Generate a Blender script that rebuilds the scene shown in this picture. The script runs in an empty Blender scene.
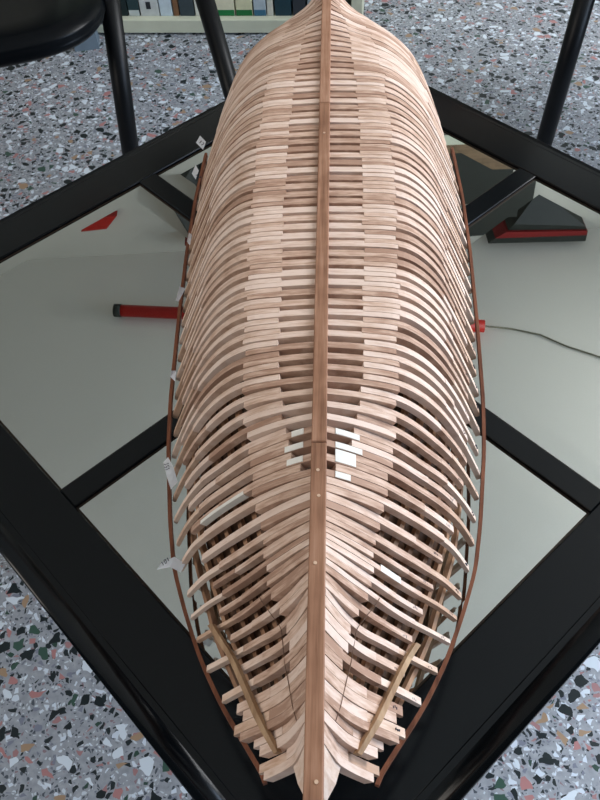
import bpy, bmesh, math, random
from mathutils import Vector, Matrix
random.seed(7)
C = bpy.context.scene.collection
TZ = 0.55                      # table top height above the floor

# ------------------------------------------------------------------ materials
def mat(name):
    m = bpy.data.materials.new(name); m.use_nodes = True
    nt = m.node_tree; b = nt.nodes['Principled BSDF']
    return m, nt, b
def N(nt, t, **kw):
    n = nt.nodes.new(t)
    for k, v in kw.items(): setattr(n, k, v)
    return n
def ramp(nt, stops, interp='LINEAR'):
    r = N(nt, 'ShaderNodeValToRGB'); cr = r.color_ramp; cr.interpolation = interp
    while len(cr.elements) > 1: cr.elements.remove(cr.elements[-1])
    cr.elements[0].position = stops[0][0]; cr.elements[0].color = (*stops[0][1], 1)
    for p, c in stops[1:]:
        e = cr.elements.new(p); e.color = (*c, 1)
    return r
def lin(r, g, b):
    f = lambda v: ((v/255+.055)/1.055)**2.4 if v/255 > .04045 else v/255/12.92
    return (f(r), f(g), f(b))
def plain(name, col, rough=.5, spec=.5, metal=0, noise=.06, nscale=30, coat=0):
    m, nt, b = mat(name)
    tc = N(nt, 'ShaderNodeTexCoord'); nz = N(nt, 'ShaderNodeTexNoise'); nz.inputs['Scale'].default_value = nscale
    nz.inputs['Detail'].default_value = 4
    nt.links.new(tc.outputs['Object'], nz.inputs['Vector'])
    r = ramp(nt, [(.3, tuple(c*(1-noise) for c in col)), (.7, tuple(min(1, c*(1+noise)) for c in col))])
    nt.links.new(nz.outputs['Fac'], r.inputs[0]); nt.links.new(r.outputs[0], b.inputs['Base Color'])
    b.inputs['Roughness'].default_value = rough; b.inputs['Specular IOR Level'].default_value = spec
    b.inputs['Metallic'].default_value = metal; b.inputs['Coat Weight'].default_value = coat
    return m
def wood(name, dark, mid, light, scale=(60, 500, 60), rough=.62, vary=.35, spec=.25):
    m, nt, b = mat(name)
    tc = N(nt, 'ShaderNodeTexCoord'); mp = N(nt, 'ShaderNodeMapping'); mp.inputs['Scale'].default_value = scale
    oi = N(nt, 'ShaderNodeObjectInfo')
    nz = N(nt, 'ShaderNodeTexNoise', noise_dimensions='4D'); nz.inputs['Scale'].default_value = 1
    nz.inputs['Detail'].default_value = 5; nz.inputs['Roughness'].default_value = .6
    mw = N(nt, 'ShaderNodeMath', operation='MULTIPLY'); mw.inputs[1].default_value = 40
    nt.links.new(oi.outputs['Random'], mw.inputs[0]); nt.links.new(mw.outputs[0], nz.inputs['W'])
    nt.links.new(tc.outputs['Object'], mp.inputs['Vector']); nt.links.new(mp.outputs[0], nz.inputs['Vector'])
    big = N(nt, 'ShaderNodeTexNoise', noise_dimensions='4D'); big.inputs['Scale'].default_value = 45; big.inputs['Detail'].default_value = 2
    nt.links.new(tc.outputs['Object'], big.inputs['Vector']); nt.links.new(mw.outputs[0], big.inputs['W'])
    r = ramp(nt, [(.28, dark), (.5, mid), (.72, light)])
    a1 = N(nt, 'ShaderNodeMath', operation='MULTIPLY_ADD'); a1.inputs[1].default_value = vary; a1.inputs[2].default_value = -vary/2
    nt.links.new(oi.outputs['Random'], a1.inputs[0])
    a2 = N(nt, 'ShaderNodeMath', operation='ADD'); nt.links.new(nz.outputs['Fac'], a2.inputs[0]); nt.links.new(a1.outputs[0], a2.inputs[1])
    a3 = N(nt, 'ShaderNodeMath', operation='MULTIPLY_ADD'); a3.inputs[1].default_value = .4; a3.inputs[2].default_value = -.2
    nt.links.new(big.outputs['Fac'], a3.inputs[0])
    a4 = N(nt, 'ShaderNodeMath', operation='ADD'); nt.links.new(a2.outputs[0], a4.inputs[0]); nt.links.new(a3.outputs[0], a4.inputs[1])
    nt.links.new(a4.outputs[0], r.inputs[0]); nt.links.new(r.outputs[0], b.inputs['Base Color'])
    b.inputs['Roughness'].default_value = rough; b.inputs['Specular IOR Level'].default_value = spec
    return m

M = {}
M['frame_wood'] = wood('pale_pearwood', lin(166,132,112), lin(203,172,152), lin(223,199,184), vary=.5)
M['top_wood'] = wood('pale_maple', lin(188,154,130), lin(212,182,160), lin(226,203,187), vary=.5)
M['keel_wood'] = wood('brown_keel_wood', lin(114,78,58), lin(148,108,84), lin(172,132,108), scale=(300, 14, 120), vary=.3)
M['batten_wood'] = wood('reddish_batten_wood', lin(92,54,38), lin(124,76,54), lin(146,96,72), scale=(200, 12, 120), vary=.1)
M['stick_wood'] = wood('tan_stick_wood', lin(120,92,66), lin(158,126,96), lin(180,150,118), scale=(200, 30, 60), vary=.1)
M['inner_wood'] = wood('inner_batten_wood', lin(104,74,54), lin(146,110,84), lin(172,136,108), scale=(200, 12, 60), vary=.3)
M['gap_shade_wood'] = wood('painted_gap_shade_wood', lin(58,40,28), lin(84,60,44), lin(104,78,58), scale=(200, 12, 60), vary=.1)  # dark brown that paints the interior shade between the ribs
M['white_filler'] = plain('white_filler', lin(226,222,214), .8, .2, noise=.05, nscale=120)
M['paper'] = plain('white_paper', lin(244,247,252), .7, .2, noise=.02)
M['ink'] = plain('blue_black_ink', lin(40,48,66), .7, .2)
M['pencil'] = plain('pencil_line', lin(112,90,76), .8, .1)
M['peg'] = plain('pale_peg', lin(205,175,150), .6, .2)
M['black_lacquer'] = plain('black_lacquer', lin(8,12,15), .15, .24, noise=.0, nscale=200)
M['black_gap'] = plain('dark_brown_lining', lin(44,34,26), .6, .2)
M['black_metal'] = plain('black_painted_metal', lin(7,9,12), .4, .22, noise=.1)
M['black_vinyl'] = plain('black_vinyl', lin(5,8,12), .30, .14, noise=.1, nscale=12)
M['grey_metal'] = plain('grey_metal', lin(90,98,106), .4, .5, metal=.4)
M['grey_block'] = plain('blue_grey_block', lin(104,120,134), .6, .3)
M['cream_board'] = plain('cream_board', lin(204,208,188), .5, .3, noise=.03)
M['wall_paint'] = plain('grey_white_paint', lin(204,202,192), .85, .2, noise=.012, nscale=3)
M['ceiling_paint'] = plain('ceiling_paint', lin(236,232,222), .9, .1, noise=.012, nscale=3)
M['red_enamel'] = plain('red_enamel', lin(176,34,26), .45, .4)
M['dark_shade'] = plain('dark_green_black_shade', lin(40,44,40), .5, .4)
M['red_dim'] = plain('dark_red_paint', lin(130,34,34), .5, .3)
M['cable'] = plain('pale_cable', lin(110,108,90), .6, .3)

# mirror glass of the table top
m, nt, b = mat('grey_mirror_glass'); M['mirror'] = m
b.inputs['Base Color'].default_value = (*lin(198,203,200), 1); b.inputs['Metallic'].default_value = 1
b.inputs['Roughness'].default_value = .012
tc = N(nt, 'ShaderNodeTexCoord'); nz = N(nt, 'ShaderNodeTexNoise'); nz.inputs['Scale'].default_value = 900
nt.links.new(tc.outputs['Object'], nz.inputs['Vector'])
rr = ramp(nt, [(.0, lin(193,198,194)), (.77, lin(198,203,200)), (.80, lin(222,226,224))])
nt.links.new(nz.outputs['Fac'], rr.inputs[0]); nt.links.new(rr.outputs[0], b.inputs['Base Color'])

# terrazzo floor
def terrazzo():
    m, nt, b = mat('terrazzo'); L = nt.links.new
    tc = N(nt, 'ShaderNodeTexCoord')
    wn = N(nt, 'ShaderNodeTexNoise'); wn.inputs['Scale'].default_value = 40; wn.inputs['Detail'].default_value = 2
    L(tc.outputs['Object'], wn.inputs['Vector'])
    sub = N(nt, 'ShaderNodeVectorMath', operation='SUBTRACT'); sub.inputs[1].default_value = (.5,.5,.5); L(wn.outputs['Color'], sub.inputs[0])
    sc = N(nt, 'ShaderNodeVectorMath', operation='SCALE'); sc.inputs['Scale'].default_value = .016; L(sub.outputs[0], sc.inputs[0])
    ad = N(nt, 'ShaderNodeVectorMath', operation='ADD'); L(tc.outputs['Object'], ad.inputs[0]); L(sc.outputs[0], ad.inputs[1])
    base = ramp(nt, [(.3, lin(132,138,146)), (.7, lin(160,165,173))])
    bn = N(nt, 'ShaderNodeTexNoise'); bn.inputs['Scale'].default_value = 90; bn.inputs['Detail'].default_value = 5
    L(tc.outputs['Object'], bn.inputs['Vector']); L(bn.outputs['Fac'], base.inputs[0])
    cur = base.outputs[0]
    layers = [
        (210, .10, [(0, None), (.50, lin(72,80,90)), (.68, lin(192,202,212)), (.86, lin(134,114,122)), (.92, lin(112,118,132))], .50),
        (108, .09, [(0, None), (.50, lin(30,40,44)), (.68, lin(200,211,224)), (.85, lin(156,118,120)), (.91, lin(118,124,140)), (.97, lin(44,70,62))], .50),
        (54, .085, [(0, None), (.60, lin(24,34,38)), (.74, lin(206,217,228)), (.87, lin(168,120,120)), (.93, lin(156,132,108)), (.965, lin(54,82,72))], .60)]
    for scale, th, stops, cut in layers:
        v = N(nt, 'ShaderNodeTexVoronoi', feature='F1'); v.inputs['Scale'].default_value = scale; v.voronoi_dimensions = '2D'
        e = N(nt, 'ShaderNodeTexVoronoi', feature='DISTANCE_TO_EDGE'); e.inputs['Scale'].default_value = scale; e.voronoi_dimensions = '2D'
        L(ad.outputs[0], v.inputs['Vector']); L(ad.outputs[0], e.inputs['Vector'])
        sp = N(nt, 'ShaderNodeSeparateColor'); L(v.outputs['Color'], sp.inputs[0])
        cr = ramp(nt, [(p, c or (0,0,0)) for p, c in stops], 'CONSTANT'); L(sp.outputs[0], cr.inputs[0])
        g1 = N(nt, 'ShaderNodeMath', operation='GREATER_THAN'); g1.inputs[1].default_value = cut; L(sp.outputs[0], g1.inputs[0])
        # each chip keeps its own distance from its cell's edge, so sizes vary
        th2 = N(nt, 'ShaderNodeMath', operation='MULTIPLY_ADD'); th2.inputs[1].default_value = .24; th2.inputs[2].default_value = th; L(sp.outputs[1], th2.inputs[0])
        g2 = N(nt, 'ShaderNodeMath', operation='GREATER_THAN'); L(e.outputs['Distance'], g2.inputs[0]); L(th2.outputs[0], g2.inputs[1])
        mu = N(nt, 'ShaderNodeMath', operation='MULTIPLY'); L(g1.outputs[0], mu.inputs[0]); L(g2.outputs[0], mu.inputs[1])
        mx = N(nt, 'ShaderNodeMix', data_type='RGBA'); L(mu.outputs[0], mx.inputs[0]); L(cur, mx.inputs[6]); L(cr.outputs[0], mx.inputs[7])
        cur = mx.outputs[2]
    L(cur, b.inputs['Base Color'])
    b.inputs['Roughness'].default_value = .35; b.inputs['Specular IOR Level'].default_value = .3
    return m
M['terrazzo'] = terrazzo()

# ------------------------------------------------------------------ helpers
def obj(name, bm, m, parent=None, smooth=False, loc=(0,0,0)):
    bmesh.ops.recalc_face_normals(bm, faces=bm.faces)
    me = bpy.data.meshes.new(name); bm.to_mesh(me); bm.free()
    if smooth:
        for p in me.polygons: p.use_smooth = True
    o = bpy.data.objects.new(name, me); C.objects.link(o); me.materials.append(M[m] if isinstance(m, str) else m)
    o.location = loc
    if parent: o.parent = parent
    return o
def tag(o, label=None, cat=None, group=None, kind=None):
    if label: o['label'] = label
    if cat: o['category'] = cat
    if group: o['group'] = group
    if kind: o['kind'] = kind
    return o
def empty(name, loc, rz=0):
    o = bpy.data.objects.new(name, None); C.objects.link(o); o.location = loc; o.rotation_euler = (0,0,rz); o.empty_display_size = .05
    return o
def box(bm, x0, x1, y0, y1, z0, z1, bev=0, seg=2):
    v = [bm.verts.new((x,y,z)) for x in (x0,x1) for y in (y0,y1) for z in (z0,z1)]
    fs = [(0,1,3,2),(4,6,7,5),(0,4,5,1),(2,3,7,6),(0,2,6,4),(1,5,7,3)]
    ff = [bm.faces.new([v[i] for i in f]) for f in fs]
    if bev:
        es = list({e for f in ff for e in f.edges})
        bmesh.ops.bevel(bm, geom=es, offset=bev, segments=seg, profile=.5, affect='EDGES')
    return v
def tube(bm, pts, r, n=12, r2=None):
    pts = [Vector(p) for p in pts]; rings = []
    up = Vector((0,0,1))
    for i, p in enumerate(pts):
        t = (pts[min(i+1,len(pts)-1)] - pts[max(i-1,0)]).normalized()
        a = up if abs(t.dot(up)) < .95 else Vector((1,0,0))
        u = t.cross(a).normalized(); w = t.cross(u).normalized()
        rad = r if r2 is None else r + (r2-r)*i/(len(pts)-1)
        rings.append([bm.verts.new(p + u*rad*math.cos(2*math.pi*k/n) + w*rad*math.sin(2*math.pi*k/n)) for k in range(n)])
    for a, b_ in zip(rings, rings[1:]):
        for k in range(n): bm.faces.new((a[k], a[(k+1)%n], b_[(k+1)%n], b_[k]))
    bm.faces.new(rings[0]); bm.faces.new(rings[-1])
def strip(bm, secs):
    """secs: list of 4-corner rings -> closed bar"""
    rings = [[bm.verts.new(p) for p in s] for s in secs]
    k = len(rings[0])
    for a, b_ in zip(rings, rings[1:]):
        for i in range(k): bm.faces.new((a[i], a[(i+1)%k], b_[(i+1)%k], b_[i]))
    bm.faces.new(rings[0]); bm.faces.new(rings[-1])

# ------------------------------------------------------------------ setting
bm = bmesh.new(); box(bm, -3.2, 3.2, -2.2, 3.2, -.05, 0)
tag(obj('floor', bm, 'terrazzo'), 'speckled terrazzo floor of grey, black, white and pink chips', kind='structure')
WY = math.radians(-8.2)
wall_root_z = TZ + 1.70
bm = bmesh.new(); box(bm, -2.6, 2.6, 0, .1, 0, wall_root_z)
w = obj('wall_back', bm, 'wall_paint', loc=(0, 2.09, 0)); w.rotation_euler = (0,0,WY*.17)
tag(w, 'plain grey-white back wall seen only in the table mirrors', kind='structure')
bm = bmesh.new(); box(bm, -2.6, 2.6, -1.7, 2.19, wall_root_z, wall_root_z+.05)
tag(obj('ceiling', bm, 'ceiling_paint'), 'plain grey-white ceiling mirrored in the table panels', kind='structure')

# ------------------------------------------------------------------ table
YAW = .6905
S = .8; H = S/2; FW = .0712; CB = .0121; DY = .0
tab = empty('mirror_table', (0,0,0), YAW)
tag(tab, 'square black lacquered table with four mirror glass panels under the model hull', 'table')
def frame_side(k):
    """one mitred border member, running along local +y side rotated by k*90deg, with rounded outer edge"""
    bm = bmesh.new()
    prof = []   # (distance outward from inner edge, z)
    th = .042; r = .016
    prof.append((0, TZ-th)); prof.append((0, TZ-.0012)); prof.append((.0012, TZ))
    prof.append((FW-.0215, TZ)); prof.append((FW-.0211, TZ-.0004)); prof.append((FW-.0207, TZ))
    for i in range(15):
        a = math.pi/2*i/14
        prof.append((FW - r + r*math.sin(a), TZ - r + r*math.cos(a)))
    for i in range(1,7):
        a = math.pi/2*i/6
        prof.append((FW - r + r*math.cos(a), TZ - th + r - r*math.sin(a)))
    secs = []
    for s in (-1, 1):
        ring = []
        for d, z in prof:
            q = H - FW + d
            v = Vector((s*(q), q, z)); ring.append(Matrix.Rotation(k*math.pi/2, 3, 'Z') @ v)
        secs.append(ring)
    strip(bm, secs)
    return bm
for k in range(4):
    o = obj('frame_rail', frame_side(k), 'black_lacquer', tab)
    for p in o.data.polygons:
        n_ = p.normal
        if .02 < n_.z < .9995 and len(p.vertices) == 4: p.use_smooth = True
bm = bmesh.new(); box(bm, -(H-FW), H-FW, -CB, CB, TZ-.035, TZ-.0005, .0008, 1); obj('crossbar', bm, 'black_lacquer', tab)
bm = bmesh.new(); box(bm, -CB, CB, CB, H-FW, TZ-.034, TZ-.0006, .0008, 1)
box(bm, -CB, CB, -(H-FW), -CB, TZ-.034, TZ-.0006, .0008, 1); obj('crossbar', bm, 'black_lacquer', tab)
for sx in (-1, 1):
    for sy in (-1, 1):
        x0, x1 = sorted((sx*CB, sx*(H-FW))); y0, y1 = sorted((sy*CB, sy*(H-FW)))
        g = .0022
        bm = bmesh.new()            # thin brown lining strip round the pane
        zt = TZ-.0035
        for a in ((x0,x1,y0,y0+g),(x0,x1,y1-g,y1),(x0,x0+g,y0+g,y1-g),(x1-g,x1,y0+g,y1-g)): box(bm, *a, TZ-.012, zt-.0002)
        lin_ = obj('pane_lining', bm, 'black_gap', tab)
        bm = bmesh.new()            # mirror with a bevelled border
        bw = .020; dz = .0004
        X0, X1, Y0, Y1 = x0+g, x1-g, y0+g, y1-g
        outer = [bm.verts.new(p) for p in ((X0,Y0,zt-dz),(X1,Y0,zt-dz),(X1,Y1,zt-dz),(X0,Y1,zt-dz))]
        inner = [bm.verts.new(p) for p in ((X0+bw,Y0+bw,zt),(X1-bw,Y0+bw,zt),(X1-bw,Y1-bw,zt),(X0+bw,Y1-bw,zt))]
        low = [bm.verts.new(p) for p in ((X0,Y0,zt-.006),(X1,Y0,zt-.006),(X1,Y1,zt-.006),(X0,Y1,zt-.006))]
        bm.faces.new(inner); bm.faces.new(low)
        for i in range(4):
            j = (i+1)%4
            bm.faces.new((outer[i],outer[j],inner[j],inner[i])); bm.faces.new((outer[j],outer[i],low[i],low[j]))
        obj('mirror_pane', bm, 'mirror', tab)
        bm = bmesh.new(); box(bm, x0, x1, y0, y1, TZ-.016, TZ-.0125); obj('panel_backing', bm, 'black_lacquer', tab)
        bm = bmesh.new()
        cx, cy = sx*(H-.045), sy*(H-.045)
        a, c = .030, .020
        strip(bm, [[(cx-a,cy-a,TZ-.042),(cx+a,cy-a,TZ-.042),(cx+a,cy+a,TZ-.042),(cx-a,cy+a,TZ-.042)],
                   [(cx-c,cy-c,0),(cx+c,cy-c,0),(cx+c,cy+c,0),(cx-c,cy+c,0)]])
        obj('leg', bm, 'black_lacquer', tab)

# ------------------------------------------------------------------ model hull
ship = empty('model_ship_hull', (-.04734, -.50401, TZ), math.atan2(-.08439, .99643))
tag(ship, 'unplanked wooden ship model, upside down, ribs and keel showing, on the mirror table', 'ship model')
ZK = .1803
ST = [  # station, curve of (half breadth, drop below keel top) in mm
 (0.016,[(4,0),(5.5,-10),(8,-26),(11,-43),(16,-56),(22,-68),(29,-79),(34,-88)]),
 (0.024,[(4,0),(6,-10),(9,-26),(13,-44),(19,-58),(26,-70),(33,-81),(38,-88)]),
 (0.045,[(4,0),(7,-10),(13,-26),(20,-42),(29,-56),(37,-66),(45,-76),(54,-88)]),
 (0.072,[(4,0),(7,-8),(14,-26),(24,-46),(34,-62),(45,-77),(54,-89),(66,-106)]),
 (0.099,[(5,0),(9,-12),(16,-32),(27,-55),(41,-73),(54,-90),(66,-105),(80,-122)]),
 (0.118,[(5,0),(12,-11),(21,-26),(34,-46),(48,-68),(63,-88),(77,-104),(91,-121)]),
 (0.152,[(5,0),(14,-8),(26,-20),(40,-36),(55,-54),(70,-72),(86,-92),(101,-118)]),
 (0.18,[(5,0),(15,-5),(27,-12),(43,-24),(62,-43),(80,-64),(96,-87),(111,-122)]),
 (0.22,[(5,0),(18,-6),(35,-16),(52,-28),(70,-47),(90,-70),(106,-97),(120,-128)]),
 (0.261,[(5,0),(30,-4),(53,-11),(70,-23),(86,-42),(101,-68),(114,-97),(127,-130)]),
 (0.33,[(5,0),(32,-2),(58,-6),(76,-18),(92,-38),(106,-64),(120,-96),(134,-130)]),
 (0.41,[(5,0),(33,-1),(61,-4),(79,-14),(96,-34),(109,-60),(124,-95),(139,-130)]),
 (0.55,[(5,0),(32,-1),(60.4,-3),(79.0,-12),(98.0,-32),(113.0,-60),(129.8,-95),(145,-130)]),
 (0.65,[(5,0),(27,-1),(52.6,-3),(72.5,-12),(94.0,-32),(111.5,-59),(128.7,-94),(143,-130)]),
 (0.75,[(5,0),(20,-4),(38.9,-11),(62.2,-20),(85.5,-38),(104.8,-63),(120.6,-94),(135,-130)]),
 (0.8,[(5,0),(14,-6),(30.9,-17),(54.2,-27),(77.5,-43),(97.8,-64),(113.6,-92),(128,-130)]),
 (0.86,[(5,0),(10,-12),(22.4,-32),(46.0,-50),(68.0,-68),(87.0,-86),(100.8,-106),(112,-130)]),
 (0.92,[(5,-3),(8,-25),(18,-55),(40,-80),(60,-95),(76,-108),(86,-118),(93,-130)]),
 (0.955,[(5,-8),(7,-40),(14,-72),(32,-93),(52,-105),(66,-114),(75,-122),(82,-130)]),
 (0.985,[(5,-15),(6,-55),(12,-86),(26,-103),(39,-112),(50,-118),(58,-124),(63,-130)]),
]
def control(s):
    s = max(ST[0][0], min(ST[-1][0], s))
    for (a, A), (b_, B) in zip(ST, ST[1:]):
        if a <= s <= b_:
            t = (s-a)/(b_-a); return [((1-t)*p[0]+t*q[0], (1-t)*p[1]+t*q[1]) for p, q in zip(A, B)]
def curve(s):
    P = control(s); n = len(P); out = []
    for i in range(n-1):
        p0, p1, p2, p3 = P[max(i-1,0)], P[i], P[i+1], P[min(i+2,n-1)]
        for k in range(8):
            t = k/8
            out.append(tuple(.5*((2*p1[j]) + (-p0[j]+p2[j])*t + (2*p0[j]-5*p1[j]+4*p2[j]-p3[j])*t*t + (-p0[j]+3*p1[j]-3*p2[j]+p3[j])*t**3)/1000 for j in (0,1)))
    out.append((P[-1][0]/1000, P[-1][1]/1000))
    acc = [0]
    for a, b_ in zip(out, out[1:]): acc.append(acc[-1] + math.hypot(b_[0]-a[0], b_[1]-a[1]))
    return out, acc
def at(cv, L):
    pts, acc = cv
    L = max(0, L)
    if L >= acc[-1]: i = len(pts)-2
    else:
        i = 0
        while acc[i+1] < L: i += 1
    t = (L-acc[i])/(acc[i+1]-acc[i]+1e-12)
    a, b_ = pts[i], pts[i+1]
    # smooth tangent
    j0, j1 = max(i-1,0), min(i+2, len(pts)-1)
    dx, dz = pts[j1][0]-pts[j0][0], pts[j1][1]-pts[j0][1]; l = math.hypot(dx, dz)
    return (a[0]+(b_[0]-a[0])*t, a[1]+(b_[1]-a[1])*t), (-dz/l, dx/l)      # point, outward normal
def bar(bm, cv, L0, L1, y0, y1, side, m0=.0085, m1=None, off=0, shear=0, round_end=False):
    """a timber following the section curve; y0,y1 = its faces along the hull, m0..m1 = depth inward"""
    if m1 is None: m1 = m0
    n = max(2, int((L1-L0)/.005)); secs = []
    Ls = [L0 + (L1-L0)*i/n for i in range(n+1)]
    if round_end: Ls = Ls[:-1] + [L1-.0018, L1]
    for i, L in enumerate(Ls):
        (x, z), (nx, nz) = at(cv, L); u = (L-L0)/(L1-L0+1e-9); m_ = m0+(m1-m0)*u
        # nx,nz points outward (up and out)
        if nz < 0 and nx < 0: nx, nz = -nx, -nz
        o_ = off - (.0013 if round_end and i == len(Ls)-1 else 0)
        ax_, az_ = x+nx*o_, z+nz*o_; bx_, bz_ = x-nx*m_, z-nz*m_
        sh = shear*max(0, L)
        secs.append([(side*ax_, y0+sh, ZK+az_), (side*ax_, y1+sh, ZK+az_), (side*bx_, y1+sh, ZK+bz_), (side*bx_, y0+sh, ZK+bz_)])
    strip(bm, secs)
def interp(tab_, s):
    if s <= tab_[0][0]: return tab_[0][1]
    for (a, A), (b_, B) in zip(tab_, tab_[1:]):
        if s <= b_: return A + (B-A)*(s-a)/(b_-a)
    return tab_[-1][1]
S1 = [(.18,.0),(.19,.012),(.215,.020),(.26,.025),(.41,.028),(.55,.028),(.66,.024),(.75,.019),(.80,.013),(.90,.012),(1,.010)]
S2 = [(.045,.022),(.07,.030),(.10,.043),(.12,.048),(.15,.045),(.18,.045),(.22,.053),(.26,.051),(.41,.055),(.55,.056),(.66,.054),(.75,.046),(.80,.040),(.9,.04),(1,.04)]
P0, PITCH = .0255, .0108
SL = [.024,.036,.046,.059,.072,.0855,.099,.109,.119,.127,.136,.144,.152,.163,.175,.186,.198,.209,.220]
while SL[-1] < .976: SL.append(SL[-1]+.0108)
NF = len(SL)
frames = {}
for k in range(NF):
    s = SL[k] + (random.uniform(-.0005,.0005) if k > 18 else 0)
    pa = .5*(SL[k]-SL[k-1]) if k else .005
    pb = .5*(SL[k+1]-SL[k]) if k < NF-1 else .005
    cv = curve(s); tot = cv[1][-1]
    solid = s < .062
    g = .00035
    yA0, yA1 = s - pa + g, s - g*.4                 # near layer
    yB0, yB1 = s + g*.4, s + pb - g                 # far layer
    if solid: yB1 = s + pb - .0001; yA0 = s - pa + .0001
    yBt = min(yB1, s + .0054) if s > .062 else yB1
    w2 = 0 if s < .25 else min(1, (s-.25)/.14)         # midships the single timbers are wider than half the spacing
    ov = .0021*w2; dm = .0048 + .0016*w2               # overlap into the neighbour's bay, and timber depth
    bm = bmesh.new(); cuts = {}
    for side in (-1, 1):
        s1 = interp(S1, s) + random.uniform(-.0011,.0011); s2 = interp(S2, s) + random.uniform(-.0018,.0018)
        if s < .185: s1 = 0
        s2 = min(s2, tot*.55)
        long_ = (k % 2 == 0)
        end = tot - (0 if long_ else interp([(.05,.022),(.10,.034),(.18,.044),(.26,.036),(.4,.03),(1,.012)], s)) + random.uniform(-.002,.002)
        if solid: end = tot - (.000 if long_ else .012)
        cuts[side] = (s1, s2, end, long_)
        if ov: bar(bm, cv, 0, s1-.0003, yA0, yA1+ov, side, .0080, .0078); bar(bm, cv, s1-.0003, s2, yA0, yA1-.0003, side, .0078, .0072)
        else: bar(bm, cv, 0, s2 if not solid else end*.9, yA0, yA1, side, .0078, .0066)
    f = obj('frame', bm, 'frame_wood', ship); frames[k] = f
    for side in (-1, 1):
        s1, s2, end, long_ = cuts[side]
        mid = s2 + (end-s2)*(.52 + random.uniform(-.05,.05))
        if solid: mid = end*.6
        bm = bmesh.new(); off = random.uniform(-.0003,.0003)
        bar(bm, cv, s1, s2+.0004, yB0, yB1, side, .0080, dm+.0008, off)
        bar(bm, cv, s2+.0004, mid-.0002, yB0-ov, yBt, side, dm+.0008, dm, off)
        obj('futtock', bm, 'frame_wood', f)
        bm = bmesh.new(); tw = .0002 if not long_ else .0004
        off2 = random.uniform(-.0012,.0001) if long_ else random.uniform(-.0006,.0002)
        bar(bm, cv, mid, end, yB0-ov*.8+tw, yBt-tw*.5, side, dm, dm-.0006, off2, round_end=True)
        obj('top_timber', bm, 'top_wood' if long_ else 'frame_wood', f)
        if .12 < s < .42 and side == 1 or .04 < s < .13:
            # dark frame mark scribbled near the timber end
            if (side == 1 and s < .4):
                bm = bmesh.new()
                for q in range(3):
                    L = end-.009-q*.0018; yy = (yB0+yBt)/2 + random.uniform(-.0009,.0009)
                    bar(bm, cv, L, L+.0006, yy-random.uniform(.0004,.0012), yy+random.uniform(.0002,.0010), side, .0002, None, off2+.00012)
                obj('pencil_mark', bm, 'ink', f)

# keel in scarfed lengths
KW = .005
ks = [(-.034,.205,0),(.205,.60,1),(.60,.955,2)]
for i, (a, b_, j) in enumerate(ks):
    bm = bmesh.new()
    box(bm, -KW, KW, a+.0003, b_-.0003, ZK-.011, ZK+.0028, .0006, 1)
    obj('keel_timber', bm, 'keel_wood', ship)
bm = bmesh.new()
for y, x in ((.183,-.0004),(.164,.0004),(-.0016+.0,.0015),(.118,-.001),(.55,.0)):
    tube(bm, [(x,y,ZK+.0020),(x,y,ZK+.0032)], .0011, 8)
obj('treenail', bm, 'peg', ship)
# end posts / deadwood
def post(name, poly, hw0, mname):
    bm = bmesh.new()
    a = [bm.verts.new((-hw0, y, z)) for y, z in poly]; c = [bm.verts.new((hw0, y, z)) for y, z in poly]
    bm.faces.new(a); bm.faces.new(c)
    for i in range(len(poly)):
        j = (i+1) % len(poly); bm.faces.new((a[i],a[j],c[j],c[i]))
    return obj(name, bm, mname, ship)
post('sternpost', [(-.030,ZK-.010),(-.012,ZK-.010),(-.004,ZK-.06),(.004,.0),(-.012,.0),(-.022,ZK-.06)], .003, 'keel_wood')
bm = bmesh.new()      # pale deadwood wedge in front of the last frames
cvd = curve(.018)
for side in (-1, 1):
    pts = [at(cvd, L)[0] for L in (0, .012, .026, .040, .050)]
    ring = lambda y, sc, dz=0: [(side*max(.0001, p[0]*sc), y, ZK+p[1]*(1)+dz) for p in pts] + [(0, y, ZK+pts[-1][1]), (0, y, ZK-.001)]
    strip(bm, [ring(.0189, .98), ring(.010, .78), ring(.001, .40)])
obj('deadwood', bm, 'top_wood', ship)
post('stem', [(.94,ZK-.001),(.958,ZK-.001),(.975,ZK-.03),(.99,ZK-.07),(1.0,.0),(.985,.0),(.975,ZK-.075),(.955,ZK-.035)], .0045, 'keel_wood')

# the long keelson and inner battens
bm = bmesh.new(); box(bm, -.006, .006, .2, .93, ZK-.030, ZK-.0105); obj('keelson', bm, 'inner_wood', ship)
for side in (-1, 1):
    for fr_ in (.36,.46,.56,.67,.79,.90):
        bm = bmesh.new(); secs = []
        s = .065
        while s < .93:
            cv = curve(s); L = cv[1][-1]*fr_
            (x, z), (nx, nz) = at(cv, L); tx, tz = nz, -nx
            hw = .0022; d0, d1 = .0092, .0132
            secs.append([(side*(x-nx*d0-tx*hw), s, ZK+z-nz*d0-tz*hw), (side*(x-nx*d0+tx*hw), s, ZK+z-nz*d0+tz*hw),
                         (side*(x-nx*d1+tx*hw), s, ZK+z-nz*d1+tz*hw), (side*(x-nx*d1-tx*hw), s, ZK+z-nz*d1-tz*hw)])
            s += .02
        strip(bm, secs); obj('inner_batten', bm, 'inner_wood', ship)

for side in (-1, 1):  # added dark shell behind the ribs, its colour standing in for shade in the gaps
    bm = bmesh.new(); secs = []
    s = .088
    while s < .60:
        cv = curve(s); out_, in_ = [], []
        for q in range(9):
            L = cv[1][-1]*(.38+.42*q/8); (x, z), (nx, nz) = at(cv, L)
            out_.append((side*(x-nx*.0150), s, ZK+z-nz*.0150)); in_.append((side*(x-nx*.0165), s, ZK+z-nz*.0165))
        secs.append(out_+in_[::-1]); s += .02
    strip(bm, secs); obj('gap_shade_shell', bm, 'gap_shade_wood', ship)
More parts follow.
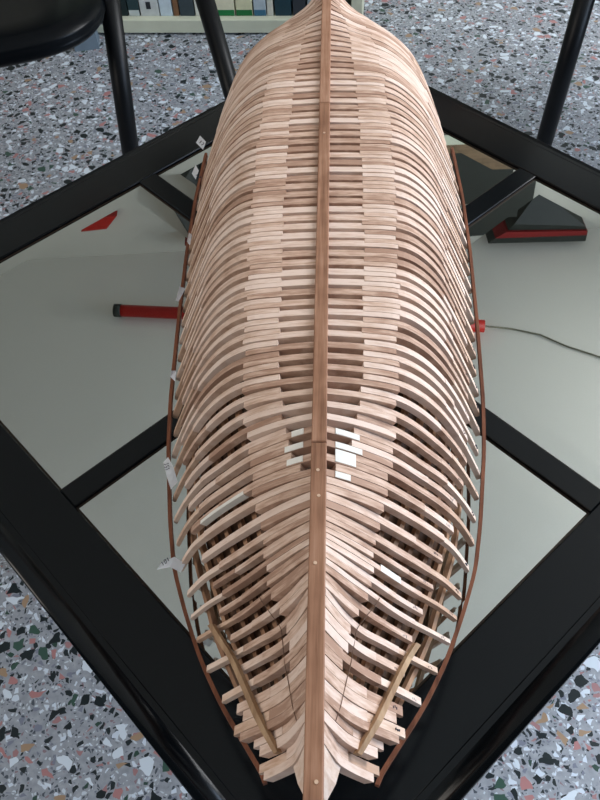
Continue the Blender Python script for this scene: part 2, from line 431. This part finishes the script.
# sheer battens
BAT = [(.028,.0335),(.05,.0485),(.078,.0685),(.11,.0862),(.145,.1010),(.18,.1135),(.22,.1215),(.29,.1320),(.345,.1370),(.44,.1415),(.53,.1450),(.62,.1460),(.71,.1430),(.77,.1300),(.83,.1195),(.88,.1085),(.93,.093),(.965,.076),(.99,.052)]
for side in (-1, 1):
    bm = bmesh.new(); secs = []
    n = 90
    for i in range(n+1):
        s = .029 + (.68)*i/n; x = interp(BAT, s) - .004*max(0, (s-.42)/.28); x2 = interp(BAT, s+.008); x1 = interp(BAT, s-.008)
        x = (x+x1+x2)/3; t = Vector((x2-x1, .016, 0)).normalized(); nn = Vector((t.y, -t.x, 0))
        p = Vector((x, s, .052)); r = .0014
        cs = [p+nn*r+Vector((0,0,.0030)), p-nn*r+Vector((0,0,.0030)), p-nn*r-Vector((0,0,.0030)), p+nn*r-Vector((0,0,.0030))]
        secs.append([(side*c.x, c.y, c.z) for c in cs])
    strip(bm, secs); obj('sheer_batten', bm, 'batten_wood', ship)

# short temporary sticks laid over the end ribs
for side in (-1, 1):
    bm = bmesh.new(); secs = []
    for i in range(9):
        u = i/8; s0 = .122 if side < 0 else .108; s = s0 + (.028-s0)*u
        cv = curve(s); f0 = .80 if side < 0 else .75; L = cv[1][-1]*(f0 + (.62-f0)*u)
        (x, z), (nx, nz) = at(cv, L); tx, tz = nz, -nx; hw = .0026; d0, d1 = .0038, .0006
        secs.append([(side*(x+nx*d0-tx*hw), s, ZK+z+nz*d0-tz*hw), (side*(x+nx*d0+tx*hw), s, ZK+z+nz*d0+tz*hw),
                     (side*(x+nx*d1+tx*hw), s, ZK+z+nz*d1+tz*hw), (side*(x+nx*d1-tx*hw), s, ZK+z+nz*d1-tz*hw)])
    strip(bm, secs); obj('fairing_stick', bm, 'stick_wood', ship)
# pencil line along each flank near the end
for side in (-1, 1):
    bm = bmesh.new(); secs = []
    for i in range(30):
        u = i/29; s = .036 + .085*u
        cv = curve(s); L = .024 + .036*u
        (x, z), (nx, nz) = at(cv, L); tx, tz = nz, -nx; hw = .0002; d0, d1 = .0006, .0002
        secs.append([(side*(x+nx*d0-tx*hw), s, ZK+z+nz*d0-tz*hw), (side*(x+nx*d0+tx*hw), s, ZK+z+nz*d0+tz*hw),
                     (side*(x+nx*d1+tx*hw), s, ZK+z+nz*d1+tz*hw), (side*(x+nx*d1-tx*hw), s, ZK+z+nz*d1-tz*hw)])
    strip(bm, secs); obj('guide_thread', bm, 'pencil', ship)

# white filler patches on the timbers
def patch(k, side, a, b_, layer='A', near_face=False):
    s = SL[k]; cv = curve(s); bm = bmesh.new()
    y0, y1 = (s-PITCH*.5+.0005, s-.0003) if layer == 'A' else ((s+.0003, s+PITCH*.5-.0005) if layer == 'B' else (s-PITCH*.5+.0005, s+PITCH*.5-.0005))
    if near_face: bar(bm, cv, a, b_, y0-.0006, y0+.0022, side, .0045, None, .0006)
    else: bar(bm, cv, a, b_, y0, y1, side, .0003, None, .0005)
    obj('filler_patch', bm, 'white_filler', ship)
for k, side, a, b_, l in ((18,1,.006,.024,'A'),(17,1,.006,.026,'A'),(16,1,.006,.021,'AB'),(15,1,.006,.017,'A'),(18,-1,.006,.015,'A'),(17,-1,.006,.020,'A'),(16,-1,.006,.018,'A'),(10,1,.055,.078,'B')):
    patch(k, side, a, b_, l)
patch(15, -1, .056, .108, 'B', True)

# paper tags with handwritten numbers
def digits(bm, txt, o, ex, ey, h):
    seg = {'1':[((.5,1),(.5,0)),((.25,.8),(.5,1))],'0':[((.2,0),(.2,1)),((.2,1),(.8,1)),((.8,1),(.8,0)),((.8,0),(.2,0))],
           '3':[((.1,1),(.8,1)),((.8,1),(.4,.55)),((.4,.55),(.8,.3)),((.8,.3),(.1,0))],'5':[((.8,1),(.2,1)),((.2,1),(.2,.55)),((.2,.55),(.8,.4)),((.8,.4),(.6,0)),((.6,0),(.15,0))],
           '7':[((.1,1),(.8,1)),((.8,1),(.35,0))]}
    nrm = ex.cross(ey).normalized()
    for i, ch in enumerate(txt):
        for a, c in seg[ch]:
            A = o+ex*(h*.75*(i+a[0]*.8))+ey*(h*a[1])+nrm*.0003; B = o+ex*(h*.75*(i+c[0]*.8))+ey*(h*c[1])+nrm*.0003
            d = (B-A).normalized(); pp = nrm.cross(d)*h*.075
            v = [bm.verts.new(q) for q in (A-pp, A+pp, B+pp, B-pp)]; bm.faces.new(v)
TAGS = [('101',[(-.122,.1722,.067),(-.1185,.1765,.070),(-.1091,.1802,.072),(-.1004,.1758,.070),(-.1034,.1690,.069),(-.1113,.1722,.071)], 1),
 ('351',[(-.1292,.2660,.070),(-.1253,.2700,.072),(-.1195,.2597,.072),(-.115,.2473,.070),(-.1198,.2408,.069),(-.1236,.2502,.070)], 2),
 ('17',[(-.1434,.7159,.062),(-.1372,.7147,.072),(-.1308,.7115,.066),(-.1355,.7107,.056)], 0),
 ('17',[(-.1419,.6574,.062),(-.1363,.6598,.072),(-.1335,.6571,.066),(-.138,.6545,.056)], 0),
 ('',[(-.1399,.5457,.06),(-.1366,.5479,.07),(-.1343,.5494,.066),(-.1372,.5441,.056)], 0),
 ('',[(-.1411,.4599,.06),(-.1367,.4688,.07),(-.1316,.4701,.066),(-.1392,.4625,.056)], 0),
 ('',[(-.1347,.3656,.058),(-.132,.3641,.068),(-.1281,.3658,.066),(-.13,.3614,.056)], 0)]
for txt, pts, mode in TAGS:
    sh = -.001 if mode else (-.009 if pts[0][1] > .6 else -.004)
    pts = [(p[0]+sh, p[1], p[2]+.002) if not mode else (p[0]+sh, p[1], p[2]) for p in pts]
    bm = bmesh.new(); v = [bm.verts.new(Vector(p)) for p in pts]
    if len(v) == 6:
        bm.faces.new((v[0],v[1],v[2],v[5])); bm.faces.new((v[2],v[3],v[4],v[5]))
    else: bm.faces.new(v)
    bmesh.ops.solidify(bm, geom=list(bm.faces), thickness=.0002)
    t = obj('paper_tag', bm, 'paper', ship)
    if txt:
        P = [Vector(p) for p in pts]
        bm = bmesh.new()
        if mode == 1:
            ex = (P[2]-P[5]*.0-P[0]).normalized(); ey0 = (P[1]-P[0]); nn = ex.cross(Vector((.05,1,.1))).normalized(); ey = Vector((.05,1,.1)); ey = (ey-ex*ey.dot(ex)).normalized()
            digits(bm, txt, P[0]+(P[2]-P[0])*.30-ey*.0018+Vector((0,0,.0022)), ex, ey, .0034)
        elif mode == 2:
            ex = (P[5]-P[0]).normalized(); ey = (P[1]-P[0]); ey = Vector((.95,.2,.1)); ey = (ey-ex*ey.dot(ex)).normalized()
            digits(bm, txt, P[0]+(P[5]-P[0])*.2+ey*.0004+Vector((0,0,.0022)), ex, ey, .0034)
        else:
            ex = (P[2]-P[1]).normalized(); ey = (P[1]-P[0]); ey = (ey-ex*ey.dot(ex)).normalized()
            digits(bm, txt, P[0]+ex*.002+ey*.004+ex.cross(ey)*.0006, ex, ey, .0045)
        obj('handwriting', bm, 'ink', t)

# ------------------------------------------------------------------ chairs
def superellipse(cx, cy, a, b_, n_=3.2, rot=0, k=48):
    out = []
    for i in range(k):
        t = 2*math.pi*i/k; c, s = math.cos(t), math.sin(t)
        x = a*math.copysign(abs(c)**(2/n_), c); y = b_*math.copysign(abs(s)**(2/n_), s)
        out.append((cx+x*math.cos(rot)-y*math.sin(rot), cy+x*math.sin(rot)+y*math.cos(rot)))
    return out
def seat_mesh(cx, cy, a, b_, z0, z1, rot, n_=3.2):
    bm = bmesh.new(); secs = []
    for sc, z in ((.90,z0),(.97,z0+.004),(1.0,z0+.012),(1.0,z0+.018),(.985,z0+.022),(1.0,z0+.027),(.985,z1-.012),(.94,z1-.003),(.86,z1),(.6,z1-.006),(.3,z1-.010),(.05,z1-.011)):
        secs.append([(x, y, z) for x, y in superellipse(cx, cy, a*sc, b_*sc, n_, rot)])
    strip(bm, secs); return bm
def chair(label, cx, cy, a, b_, rot, legs, back_dir, extra=None, nexp=3.2, zs=.46, skip=None):
    r = empty('black_chair', (cx, cy, 0)); tag(r, label, 'chair')
    inv = Vector((-cx,-cy,0))
    o = obj('seat', seat_mesh(0, 0, a, b_, zs-.045, zs, rot, nexp), 'black_vinyl', r, True)
    for top, bot in legs:
        bm = bmesh.new(); T, B = Vector(top)+inv, Vector(bot)+inv
        tube(bm, [T, T*.5+B*.5, B], .0195, 16, .0175); obj('leg', bm, 'black_metal', r, True)
        bm = bmesh.new(); d = (T-B).normalized(); tube(bm, [B-Vector((0,0,B.z-.0005)), B+d*.022], .0200, 14); obj('foot_cap', bm, 'black_metal', r, True)
    # side tubes carrying the seat
    bm = bmesh.new()
    for i in range(len(legs)):
        if i == skip: continue
        A = Vector(legs[i][0])+inv; A.z = zs-.055; B = Vector(legs[(i+1)%len(legs)][0])+inv; B.z = zs-.055
        tube(bm, [A, B], .011, 10)
    obj('seat_rail', bm, 'black_metal', r, True)
    bd = Vector((*back_dir, 0)).normalized(); sd = Vector((-bd.y, bd.x, 0))
    bm = bmesh.new(); secs = []
    for i in range(9):
        u = -1+2*i/8
        c = bd*(b_*.95 - .035*u*u) + sd*(u*a*.85)
        secs.append([(c.x+bd.x*q, c.y+bd.y*q, z) for q, z in ((-.012,zs+.16),(.012,zs+.16),(.022,zs+.40),(-.002,zs+.40))])
    strip(bm, secs); obj('backrest', bm, 'black_vinyl', r, True)
    bm = bmesh.new()
    for q in (-1, 1):
        c = bd*(b_*.92) + sd*(q*a*.6); tube(bm, [(c.x,c.y,zs-.05), (c.x+bd.x*.02,c.y+bd.y*.02,zs+.36)], .010, 10)
    obj('back_post', bm, 'black_metal', r, True)
    if extra: extra(r, inv)
    return r
def brace(r, inv):
    bm = bmesh.new(); A = Vector((-.385,.90,.425))+inv; B = Vector((-.335,.935,.44))+inv
    tube(bm, [A, B], .010, 10)
    A = Vector((-.42,.98,.395))+inv; B = Vector((-.34,.94,.43))+inv
    tube(bm, [A, B], .016, 10)
    tag(obj('swivel_bracket', bm, 'grey_metal', r, True), 'grey metal bracket')
def ext(a, b_, z):      # point on the line a-b at height z
    a, b_ = Vector(a), Vector(b_); t = (z-a.z)/(b_.z-a.z); return a+(b_-a)*t
l1a, l1b = (-.3365,.93,TZ-.0940), (-.3525,.88,TZ-.3690)
l2a, l2b = (-.1718,1.05,TZ-.1634), (-.1341,.95,TZ-.3074)
chair('black round-edged chair whose glossy seat shows at the upper left, beyond the table', -.565, .935, .215, .215, math.radians(12),
      [(ext(l1a,l1b,.47), ext(l1a,l1b,.0)), (ext(l2a,l2b,.47), ext(l2a,l2b,.0)), (Vector((-.88,1.22,.45)), Vector((-.93,1.26,.0))), (Vector((-.90,.80,.45)), Vector((-.96,.74,.0)))],
      (-.35,.94), brace, 3.0, .487, 0)
r1a, r1b = (.5536,.93,TZ-.159), (.5303,.92,TZ-.458)
chair('black chair mostly outside the view, one thin leg standing right of the hull', .86, 1.00, .215, .215, math.radians(45),
      [(ext(r1a,r1b,.45), ext(r1a,r1b,.0)), (Vector((.86,.74,.45)), Vector((.86,.70,0))), (Vector((1.12,1.0,.45)), Vector((1.15,1.0,0))), (Vector((.88,1.27,.45)), Vector((.90,1.30,0)))],
      (.7,.7))

# ------------------------------------------------------------------ bookcase and books
bc = empty('bookcase', (-.672, 1.725, 0), WY); tag(bc, 'low cream bookcase along the back wall with a row of books on its bottom board', 'bookcase')
BWd, BD, BH = .885, .26, 1.15
bm = bmesh.new(); box(bm, 0, BWd, 0, BD, .006, .044, .002, 1); obj('bottom_board', bm, 'cream_board', bc)
for x in (0, BWd-.03):
    bm = bmesh.new(); box(bm, x, x+.03, .0005, BD, .0445, BH, .0015, 1); obj('side_panel', bm, 'cream_board', bc)
for z in (.42,.78):
    bm = bmesh.new(); box(bm, .0305, BWd-.0305, .002, BD-.012, z, z+.022, .0015, 1); obj('shelf_board', bm, 'cream_board', bc)
bm = bmesh.new(); box(bm, -.01, BWd+.01, -.005, BD, BH+.0005, BH+.028, .002, 1); obj('top_board', bm, 'cream_board', bc)
bm = bmesh.new(); box(bm, .0305, BWd-.0305, BD-.01, BD-.001, .0445, BH); obj('back_panel', bm, 'cream_board', bc)
bm = bmesh.new()
for x in (.05, BWd-.09):
    for y in (.02, BD-.06): box(bm, x, x+.04, y, y+.04, 0, .0065)
obj('foot', bm, 'black_metal', bc)
# books: (pixel-like span as fraction along the board, colour, band colour, description)
BK = [(.036,.080,(36,46,46),None,'dark charcoal hardback hidden behind the chair leg, leftmost on the board'),
 (.082,.128,(58,78,80),None,'slate green hardback beside the charcoal book near the chair seat'),
 (.130,.160,(196,198,190),None,'thin pale grey paperback left of the first chair leg'),
 (.162,.196,(120,108,88),None,'brown cloth book directly behind the upright chair leg'),
 (.198,.228,(26,42,44),None,'black-green hardback just right of the upright chair leg'),
 (.230,.262,(44,66,70),(190,200,200),'dark teal book with a small pale mark on its spine'),
 (.264,.318,(196,202,202),(40,44,50),'white ring binder with a dark mark low on its spine'),
 (.320,.356,(196,212,222),None,'pale blue-white book between the white binder and the brown book'),
 (.358,.374,(126,92,66),None,'thin brown book left of the slanting chair leg'),
 (.376,.418,(60,72,78),None,'grey book mostly behind the slanting chair leg'),
 (.420,.440,(214,216,206),None,'narrow white booklet just right of the slanting chair leg'),
 (.442,.466,(40,96,86),(220,220,214),'teal green book with a white base left of the cream volumes'),
 (.470,.532,(226,222,196),(30,120,66),'widest cream volume with a green band along its foot'),
 (.535,.582,(218,216,182),(30,112,60),'yellow-cream volume with a green band, right of the wider one'),
 (.585,.620,(176,190,200),(60,110,140),'pale blue-grey volume with a blue band along its foot'),
 (.622,.640,(206,206,196),None,'thin off-white booklet right of the blue-banded volume'),
 (.644,.690,(34,62,74),None,'dark petrol blue book beside the hull tip on the left'),
 (.694,.730,(52,58,66),None,'dark grey book behind the tip of the hull'),
 (.734,.780,(150,160,166),None,'mid grey book behind the right of the hull tip'),
 (.784,.836,(60,92,100),None,'blue-green book next to the right side panel')]
for i, (a, b_, col, band, lab) in enumerate(BK):
    h = random.uniform(.22,.30); d = random.uniform(.15,.19); w_ = b_-a-.0015
    mm = plain('book_cloth_%d' % i, lin(*col), .55, .3, noise=.08, nscale=60)
    r = empty('book', (0,0,0)); r.parent = None
    mw = Matrix.Translation((-.672,1.725,0)) @ Matrix.Rotation(WY, 4, 'Z') @ Matrix.Translation((a, .022, .0442))
    r.matrix_world = mw
    tag(r, lab, 'book', 'books on the bottom board of the bookcase')
    bm = bmesh.new()     # cover: spine with two boards
    box(bm, 0, w_, 0, .003, 0, h, .0008, 1); box(bm, 0, .0022, .003, d, 0, h); box(bm, w_-.0022, w_, .003, d, 0, h)
    obj('cover', bm, mm, r)
    bm = bmesh.new(); box(bm, .0024, w_-.0024, .0032, d-.004, .003, h-.004); obj('pages', bm, 'paper', r)
    if band:
        bn_ = plain('book_band_%d' % i, lin(*band), .55, .3)
        bm = bmesh.new()
        if col[0] > 190 and band[0] == 40: box(bm, w_*.35, w_*.6, -.0006, -.0001, .020, .040)
        elif w_ > .03: box(bm, .0005, w_-.0005, -.0006, -.0001, .001, .017)
        else: box(bm, .002, w_-.002, -.0006, -.0001, .001, .012)
        obj('spine_band', bm, bn_, r)
# small blue-grey block on the floor at the left
bm = bmesh.new()
strip(bm, [[(-.034,-.03,0),(.034,-.03,0),(.034,.035,0),(-.034,.035,0)],[(-.030,-.026,.07),(.030,-.026,.07),(.030,.030,.07),(-.030,.030,.07)]])
g = obj('floor_block', bm, 'grey_block', loc=(-.565,1.655,0)); g.rotation_euler = (0,0,.1)
tag(g, 'small blue-grey block on the floor between the chair seat and the bookcase', 'block')

# ------------------------------------------------------------------ things mirrored in the table
lamp = empty('ceiling_lamp_tube', (0,0,0)); tag(lamp, 'long red tubular ceiling lamp with black end cap, mirrored in the table', 'lamp')
A, B = Vector((-.715,1.735,TZ+1.665)), Vector((.672,1.512,TZ+1.665)); dd = (B-A).normalized()
bm = bmesh.new(); tube(bm, [A, B], .024, 20); obj('lamp_body', bm, 'red_enamel', lamp, True)
bm = bmesh.new(); tube(bm, [A-dd*.028, A-dd*.0003], .026, 20); obj('end_cap', bm, 'dark_shade', lamp, True)
bm = bmesh.new()
for q in (.2,.8):
    p = A+(B-A)*q; tube(bm, [p+Vector((0,0,.012)), p+Vector((0,0,.0345))], .006, 10)
obj('ceiling_bracket', bm, 'dark_shade', lamp)
cab = [B+dd*.0, Vector((.78,1.515,TZ+1.694)), Vector((.88,1.475,TZ+1.695)), Vector((.96,1.41,TZ+1.695)), Vector((1.07,1.343,TZ+1.695)), Vector((1.25,1.20,TZ+1.695)), Vector((1.5,1.1,TZ+1.695))]
bm = bmesh.new(); tube(bm, cab, .0032, 8); obj('lamp_cable', bm, 'cable', lamp)

def sconce(label, pts, ztop, red, cap=None):
    """dark wall uplighter: pts = outline (x, z) on the wall, lowest point first"""
    r = empty('wall_uplighter', (0,0,0)); tag(r, label, 'wall lamp')
    yw = lambda x: 2.09 + math.tan(WY*.17)*x - .001
    def shell(poly, depth0):
        bm = bmesh.new(); back = [bm.verts.new((x, yw(x), TZ+z)) for x, z in poly]
        front = [bm.verts.new((x, yw(x)-dep, TZ+z)) for (x, z), dep in zip(poly, depth0)]
        bm.faces.new(back); bm.faces.new(front)
        for i in range(len(poly)):
            j = (i+1)%len(poly); bm.faces.new((back[i],back[j],front[j],front[i]))
        return bm
    obj('lamp_shade', shell(*pts), 'dark_shade', r)
    obj('red_rim', shell(*red), 'red_dim', r)
    if cap: obj('top_cap', shell(*cap), 'dark_shade', r)
sconce('dark wedge-shaped wall lamp with a red rim, mirrored in the right-hand pane',
       ([(.97,1.46),(1.16,1.60),(1.17,1.618),(.85,1.60),(.87,1.57)], [.03,.10,.10,.10,.10]), 1.68,
       ([(.84,1.6005),(1.172,1.6185),(1.174,1.640),(.80,1.630)], [.11,.11,.11,.11]),
       ([(.80,1.6305),(1.174,1.6405),(1.175,1.672),(.775,1.655)], [.11,.11,.11,.11]))
sconce('dark wedge-shaped wall lamp with a red rim, mirrored left of the hull',
       ([(-.54,1.24),(-.36,1.22),(-.30,1.30),(-.345,1.54),(-.355,1.54),(-.44,1.31)], [.03,.03,.10,.10,.10,.10]), 1.6,
       ([(-.46,1.575),(-.34,1.5415),(-.32,1.5415),(-.34,1.63)], [.11,.11,.11,.11]))
bm = bmesh.new(); yw = 2.09
v = [(-.875,1.525),(-.83,1.462),(-.715,1.458),(-.77,1.52)]
a = [bm.verts.new((x, 2.094-.0005, TZ+z)) for x, z in v]; c = [bm.verts.new((x, 2.06, TZ+z)) for x, z in v]
bm.faces.new(a); bm.faces.new(c)
for i in range(4): bm.faces.new((a[i],a[(i+1)%4],c[(i+1)%4],c[i]))
tag(obj('wall_plaque', bm, 'red_enamel'), 'small red slanted plaque high on the wall, mirrored in the left pane', 'plaque')
# brown wall cupboard mirrored in the far right pane
cb = empty('wall_cupboard', (0,0,0)); tag(cb, 'brown wall cupboard with pale shelf and red strip, mirrored in the far pane', 'cupboard')
M['brown_panel'] = wood('brown_panel_wood', lin(70,54,42), lin(108,88,68), lin(130,108,84), scale=(8, 8, 60))
bm = bmesh.new(); box(bm, .36, .88, 1.92, 2.06, TZ+.95, TZ+1.18); obj('cabinet_body', bm, 'brown_panel', cb)
bm = bmesh.new(); box(bm, .36, .88, 1.905, 1.9195, TZ+1.02, TZ+1.06); obj('shelf_edge', bm, 'cream_board', cb)
bm = bmesh.new(); box(bm, .50, .78, 1.900, 1.9195, TZ+.965, TZ+.985); obj('red_strip', bm, 'red_enamel', cb)
bm = bmesh.new(); box(bm, .38, .86, 1.93, 2.06, TZ+1.1805, TZ+1.50); obj('open_niche', bm, 'dark_shade', cb)

# ------------------------------------------------------------------ light
w = bpy.data.worlds.new('World'); bpy.context.scene.world = w; w.use_nodes = True
bg = w.node_tree.nodes['Background']; bg.inputs['Color'].default_value = (.78,.90,1.0,1); bg.inputs['Strength'].default_value = .55
wt = w.node_tree; tcw = wt.nodes.new('ShaderNodeTexCoord'); sx_ = wt.nodes.new('ShaderNodeSeparateXYZ'); wr = wt.nodes.new('ShaderNodeValToRGB')
mr = wt.nodes.new('ShaderNodeMapRange'); mr.inputs['From Min'].default_value = -1; mr.inputs['From Max'].default_value = 1
wt.links.new(tcw.outputs['Generated'], sx_.inputs[0]); wt.links.new(sx_.outputs['Y'], mr.inputs['Value']); wt.links.new(mr.outputs[0], wr.inputs[0])
wr.color_ramp.elements[0].color = (.16,.19,.22,1); wr.color_ramp.elements[0].position = .15
wr.color_ramp.elements[1].color = (.98,1.08,1.15,1); wr.color_ramp.elements[1].position = .75
wt.links.new(wr.outputs[0], bg.inputs['Color'])
def area(name, loc, target, sx, sy, power, col):
    l = bpy.data.lights.new(name, 'AREA'); l.shape = 'RECTANGLE'; l.size = sx; l.size_y = sy; l.energy = power; l.color = col
    o = bpy.data.objects.new(name, l); C.objects.link(o); o.location = loc
    o.rotation_euler = (Vector(target)-Vector(loc)).to_track_quat('-Z','Y').to_euler(); return o
area('window_light', (2.1,.75,1.85), (0,0,.6), 1.3, 1.1, 72, (.95,.97,1.0))
area('side_window_light', (2.15,-.62,1.2), (.3,-.2,.6), 1.1, 1.1, 34, (.6,.76,1.0))
area('left_fill_light', (-2.2,-.9,1.7), (0,.1,.6), 1.2, 1.2, 22, (1,.92,.84))  # unseen warm fill, added to brighten the hull's left side

# ------------------------------------------------------------------ camera
cam = bpy.data.cameras.new('Camera'); co = bpy.data.objects.new('Camera', cam); C.objects.link(co)
R_ = Vector((.99739086,-.0563608,-.04511028)); U_ = Vector((.07219056,.77868552,.62324745)); F_ = Vector((0,.62487784,-.78072254))
mx = Matrix.Identity(4)
for i in range(3): mx[i][0] = R_[i]; mx[i][1] = U_[i]; mx[i][2] = -F_[i]
mx.translation = Vector((-.04039,-.613915,.62026+TZ)); co.matrix_world = mx
cam.sensor_fit = 'HORIZONTAL'; cam.sensor_width = 36; cam.lens = 828.085*36/600; cam.clip_start = .02
bpy.context.scene.camera = co
vs = bpy.context.scene.view_settings
vs.view_transform = 'Standard'; vs.look = 'None'; vs.exposure = 0; vs.gamma = 1
bpy.context.scene.cycles.use_denoising = True
